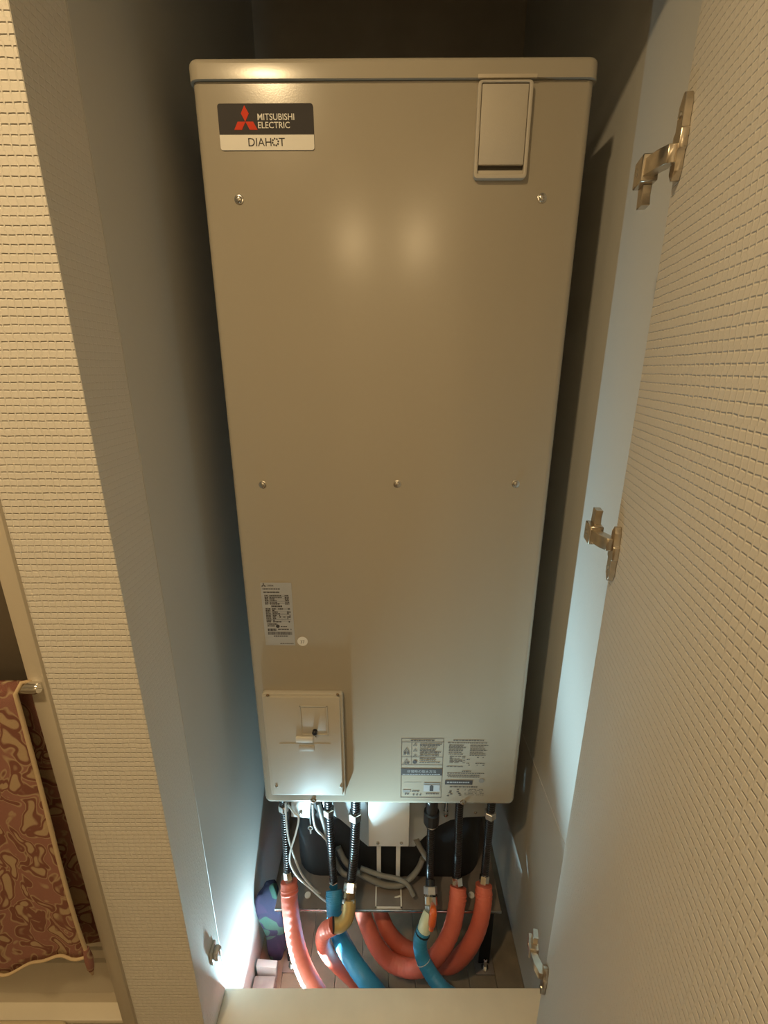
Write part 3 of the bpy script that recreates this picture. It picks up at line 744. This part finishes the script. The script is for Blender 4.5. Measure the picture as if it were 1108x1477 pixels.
cord('power_cable', 'thick grey cable sweeping under the white cover to the right', [(488, 1222, .96), (498, 1242, .95), (514, 1256, .94), (535, 1268, .93), (556, 1276, .925), (578, 1276, .925), (593, 1266, .935), (604, 1252, .945), (610, 1238, .95)], .0085, M['cable'], 'cable')
cord('power_cable', 'grey cable end poking forward beside the valve', [(520, 1252, .935), (548, 1262, .925), (575, 1268, .915), (588, 1276, .905), (597, 1292, .89)], .0065, M['cable'], 'cable')
cord('power_cable', 'short bent grey cable hanging right of the white cover', [(600, 1210, .955), (606, 1222, .95), (612, 1232, .945), (618, 1240, .945)], .008, M['cable'], 'cable')
# cable clamp hanging on the tank skirt
p = at(448, 1194, .945)
e = thing('cable_clamp', p, 'small round metal clamp dangling by the second black hose', 'clamp')
g = MB(); n = 18
for k in range(n):
    a0, a1 = 2*math.pi*k/n, 2*math.pi*(k+1)/n
    g.tube([(.006*math.cos(a0), 0, p.z+.006*math.sin(a0)), (.006*math.cos(a1), 0, p.z+.006*math.sin(a1))], .002, 6)
g.build('ring', M['galv'], e, smooth=40)
MB().tube([(0, 0, p.z-.006), (0, 0, p.z-.02)], .003, 8).build('tail', M['galv'], e, smooth=40)
MB().tube([(0, .002, p.z+.007), (0, .006, ZB-.001)], .0015, 6).build('hanger', M['galv'], e)

# ------------------------------------------------------------------ things on the closet floor
# leaf-patterned cloth bundle against the left wall
g = bmesh.new(); bmesh.ops.create_uvsphere(g, u_segments=28, v_segments=22, radius=1)
rn = random.Random(3)
for v in g.verts:
    c = v.co.copy(); z = (c.z + 1)/2
    wv = .82 + .12*math.sin(z*9+1) + .10*math.sin(math.atan2(c.y, c.x)*3 + z*5)
    hh = math.copysign(abs(c.x)**.45, c.x); yy = math.copysign(abs(c.y)**.5, c.y)
    v.co = Vector((hh*.040*wv + .006*math.sin(z*6), yy*.026*wv, max(.0, z*.30 + .012*math.sin(c.x*5+c.y*4)) + .001))
me = bpy.data.meshes.new('cloth_bundle'); g.to_mesh(me); g.free(); me.shade_smooth(); me.materials.append(M['leafcloth'])
o = bpy.data.objects.new('cloth_bundle', me); COL.objects.link(o); o.location = (-.330, .93, 0)
tag(o, 'dark blue cloth bundle with green leaf pattern against the left wall', 'cloth')
tag(MB().box((-.030, -.065, 0), (.030, .065, .045)).build('timber_offcut', M['timber'], bevel=.002), 'grey wooden offcut on the closet floor along the left wall', 'offcut').location = (-.344, .79, 0)
o = MB().prism([(-.026, 0), (.026, 0), (.030, .058), (-.028, .066)], 'y', -.009, .009).build('white_box', M['card'], bevel=.001)
o.location = (-.344, .875, 0); tag(o, 'small white card box at the far end of the grey offcut', 'box')
# work light standing on the closet floor just behind the sill
WLp = Vector((-.286, .745, 0))
wlo = empty('work_light', WLp)
MB().prism(rrect(-.020, -.016, .020, .016, .006, 4), 'z', 0, .008).build('base', M['knob'], wlo, bevel=.002)
MB().tube([(0, 0, .008), (0, 0, .095), (0, 0, .112), (0, 0, .138), (0, 0, .142)], [.012, .012, .0165, .0175, .0175], 20).build('head', M['knob'], wlo, smooth=40)
MB().tube([(0, 0, .1415), (0, 0, .145)], .0155, 20).build('lens', M['lens_cool'], wlo, smooth=40)
for nm_, e_, ax_, sp_, zz_ in (('work_light_beam', WORK_LIGHT_W[0], (.29, .19, .30), 68, .1485), ('work_light_spill', WORK_LIGHT_W[1], (-.25, .25, 1), 170, .1465)):
    ld = bpy.data.lights.new(nm_, 'AREA'); ld.shape = 'DISK'; ld.size = .028; ld.energy = e_; ld.color = COOL; ld.spread = math.radians(sp_)
    lo = bpy.data.objects.new(nm_, ld); COL.objects.link(lo); lo.parent = wlo; lo.location = (0, 0, zz_ + .006)
    lo.rotation_euler = Vector(ax_).to_track_quat('-Z', 'Y').to_euler()
tag(wlo, 'slim black LED work light standing on the closet floor behind the sill', 'work light')

# ------------------------------------------------------------------ bath door, towel
XB0, XB1 = -1.36, XT0
bdoor = empty('door_2', ((XB0+XB1)/2, .66, ZS)); struct(bdoor)
def bz(py, Y): return at(100, py, Y).z
def bbx(y0, y1, z0, z1, name, m, bev=.0015, xa=XB0, xb=XT1-.002):
    o = MB().box((xa - bdoor.location.x, y0 - bdoor.location.y, z0 - ZS), (xb - bdoor.location.x, y1 - bdoor.location.y, z1 - ZS)).build(name, m, bdoor, bevel=bev); return o
zg = bz(1356, .662)
bbx(.662, .672, zg - .03, 2.32, 'glass_panel', M['bath_glass'])
bbx(.642, .675, bz(1366, .642), bz(1355, .642), 'bottom_rail', M['frame'])
bbx(.638, .675, bz(1384, .638), bz(1371, .638), 'bottom_rail', M['frame'])
bbx(.630, .675, bz(1432, .630), bz(1389, .630), 'bottom_rail', M['frame'])
bbx(.654, .674, bz(1392, .645), bz(1357, .645), 'rail_gap_shade', M['dark_slot'])  # dark backing that paints the shadow lines under the rails into the gaps
bbx(.632, .675, bz(1449, .632), bz(1432, .628), 'kick_strip', M['frame'])
zst = bz(1451, .626)
s_ = struct(MB().box((XB0, .603, zst-.014), (XT1-.004, .68, zst)).build('bath_sill', M['frame_lt'], bevel=.002)); s_.name = 'trim_5'
s_ = struct(MB().box((XB0, .605, ZS-.004), (XT1-.004, .68, zst-.014)).build('bath_riser', M['brown'])); s_.name = 'trim_6'
# cream mat folded up against the step
xm = at(87, 1472, .59).x
o = MB().prism([(-.36, 0), (0, 0), (0, .088), (-.004, .096), (-.012, .099), (-.36, .099)], 'y', -.006, .006).build('bath_mat', M['cream'], bevel=.003)
o.location = (xm, .596, ZS-.004); tag(o, 'cream bath mat leaning on the brown step below the bath door', 'bath mat')
# towel bar on the bath door
YBAR = .583
pb_ = at(36, 992, YBAR)
ZBAR = pb_.z
bar = empty('towel_bar', (-.95, YBAR, ZBAR))
xe = at(44, 985, YBAR).x + .012
MB().tube([(-.36, 0, 0), (xe+.95-.004, 0, 0), (xe+.95, 0, 0)], [.0095, .0095, .008], 16).build('rail', M['chrome'], bar, smooth=40)
for x in (xe+.95-.010, -.35):
    MB().tube([(x, 0.0, 0), (x, .045, 0), (x, .054, 0), (x, .057, 0)], [.0085, .0085, .014, .014], 16).build('bracket', M['chrome'], bar, smooth=40)
tag(bar, 'chrome towel rail across the bath door at the left edge', 'towel rail')
# towel: one continuous cloth folded over the rail; front fall longer and flaring, back fall behind it
xr = at(20, 995, YBAR-.014).x
zb_f = at(40, 1388, .548).z
me = bpy.data.meshes.new('towel'); nu, nv = 44, 70
Lf, Lb = ZBAR - zb_f, .60
rb = .0125
vs = []; fs = []
width = .40
def fold(t):
    """distance along the cloth, 0 at the front hem -> (dy, z, part)"""
    if t < Lf: return -rb, ZBAR - Lf + t, 'f'
    t -= Lf; arc = math.pi*rb
    if t < arc:
        a = t/rb; return -rb*math.cos(a), ZBAR + rb*math.sin(a), 'a'
    return rb, ZBAR - (t - arc), 'b'
Ltot = Lf + math.pi*rb + Lb
for j in range(nv+1):
    t = Ltot*j/nv; dy, z, part = fold(t)
    for i in range(nu+1):
        u = i/nu                         # 0 = right edge
        hang = max(0, min(1, (ZBAR - z)/.5))
        x = xr - u*width
        y = YBAR + dy
        if part == 'f':
            low = max(0, (ZBAR - z)/Lf - .55)/.45
            x += hang*.004 + .001*low**2.2*(1-u)**3
            y -= hang*(.010 + (.008-.004*low)*math.sin(u*17+.6) + .003*math.sin(u*37 + z*9))
            z -= .004*low*math.sin(u*6)**2
        elif part == 'b':
            x += .006*hang + .012
            y += hang*(.002 + .004*math.sin(u*15+2))
        else: x += .006*(1 - math.cos(max(0, (t-Lf)/rb)))
        vs.append((x - xr, y - YBAR, z - zb_f))
for j in range(nv):
    for i in range(nu):
        a = j*(nu+1)+i; fs.append((a, a+1, a+nu+2, a+nu+1))
g = MB(); g.add(vs, fs); tw = g.build('towel', M['towel'], smooth=180)
tw.location = (xr, YBAR, zb_f)
md = tw.modifiers.new('thick', 'SOLIDIFY'); md.thickness = .004; md.offset = -1
def edge(idx): return [Vector(vs[k]) + Vector((0, -.001, 0)) for k in idx]
MB().tube(edge([j*(nu+1) for j in range(nv+1)]), .0032, 8).build('hem', M['hem'], tw, smooth=60)
MB().tube(edge(range(nu+1)), .0030, 8).build('hem', M['hem'], tw, smooth=60)
MB().tube([Vector(vs[0]) + Vector(q) for q in ((0, -.001, .02), (.001, -.002, -.005), (.000, -.002, -.03), (.001, -.003, -.048))], [.005, .007, .006, .002], 8).build('corner_tuft', M['towel'], tw, smooth=60)
tag(tw, 'pink and cream paisley towel hung over the chrome rail', 'towel')

# ------------------------------------------------------------------ ceiling lamps of the hall
LBL = ['round ceiling lamp nearest the closet', 'round ceiling lamp by the left wall of the hall',
       'round ceiling lamp far behind, on the left of the pair', 'round ceiling lamp far behind, on the right of the pair']
for k_, ((x, y, z, e_, r_), lb_) in enumerate(zip(LAMPS, LBL)):
    d = empty('ceiling_lamp', (x, y, ZC))
    MB().tube([(0, 0, 0), (0, 0, -.010), (0, 0, -.012)], [r_+.02, r_+.018, r_+.012], 28).build('trim_ring', M['lamp_white'], d, smooth=40)
    if k_ < 2:
        MB().tube([(0, 0, -.0118), (0, 0, -.015)], [r_+.006, r_], 28).build('diffuser', M['lens'], d, smooth=40)
        ld = bpy.data.lights.new('ceiling_lamp_light', 'AREA'); ld.shape = 'DISK'; ld.size = 2*r_
    else:
        MB().tube([(0, 0, -.0118), (0, 0, z - ZC + .03)], [.02, .016], 20).build('holder', M['lamp_white'], d, smooth=40)
        ld = bpy.data.lights.new('ceiling_lamp_light', 'POINT'); ld.shadow_soft_size = r_
    ld.energy = e_; ld.color = WARM
    o = bpy.data.objects.new('ceiling_lamp_light', ld); COL.objects.link(o); o.parent = d; o.location = (0, 0, z - ZC)
    tag(d, lb_, 'lamp', 'hall ceiling lamps')
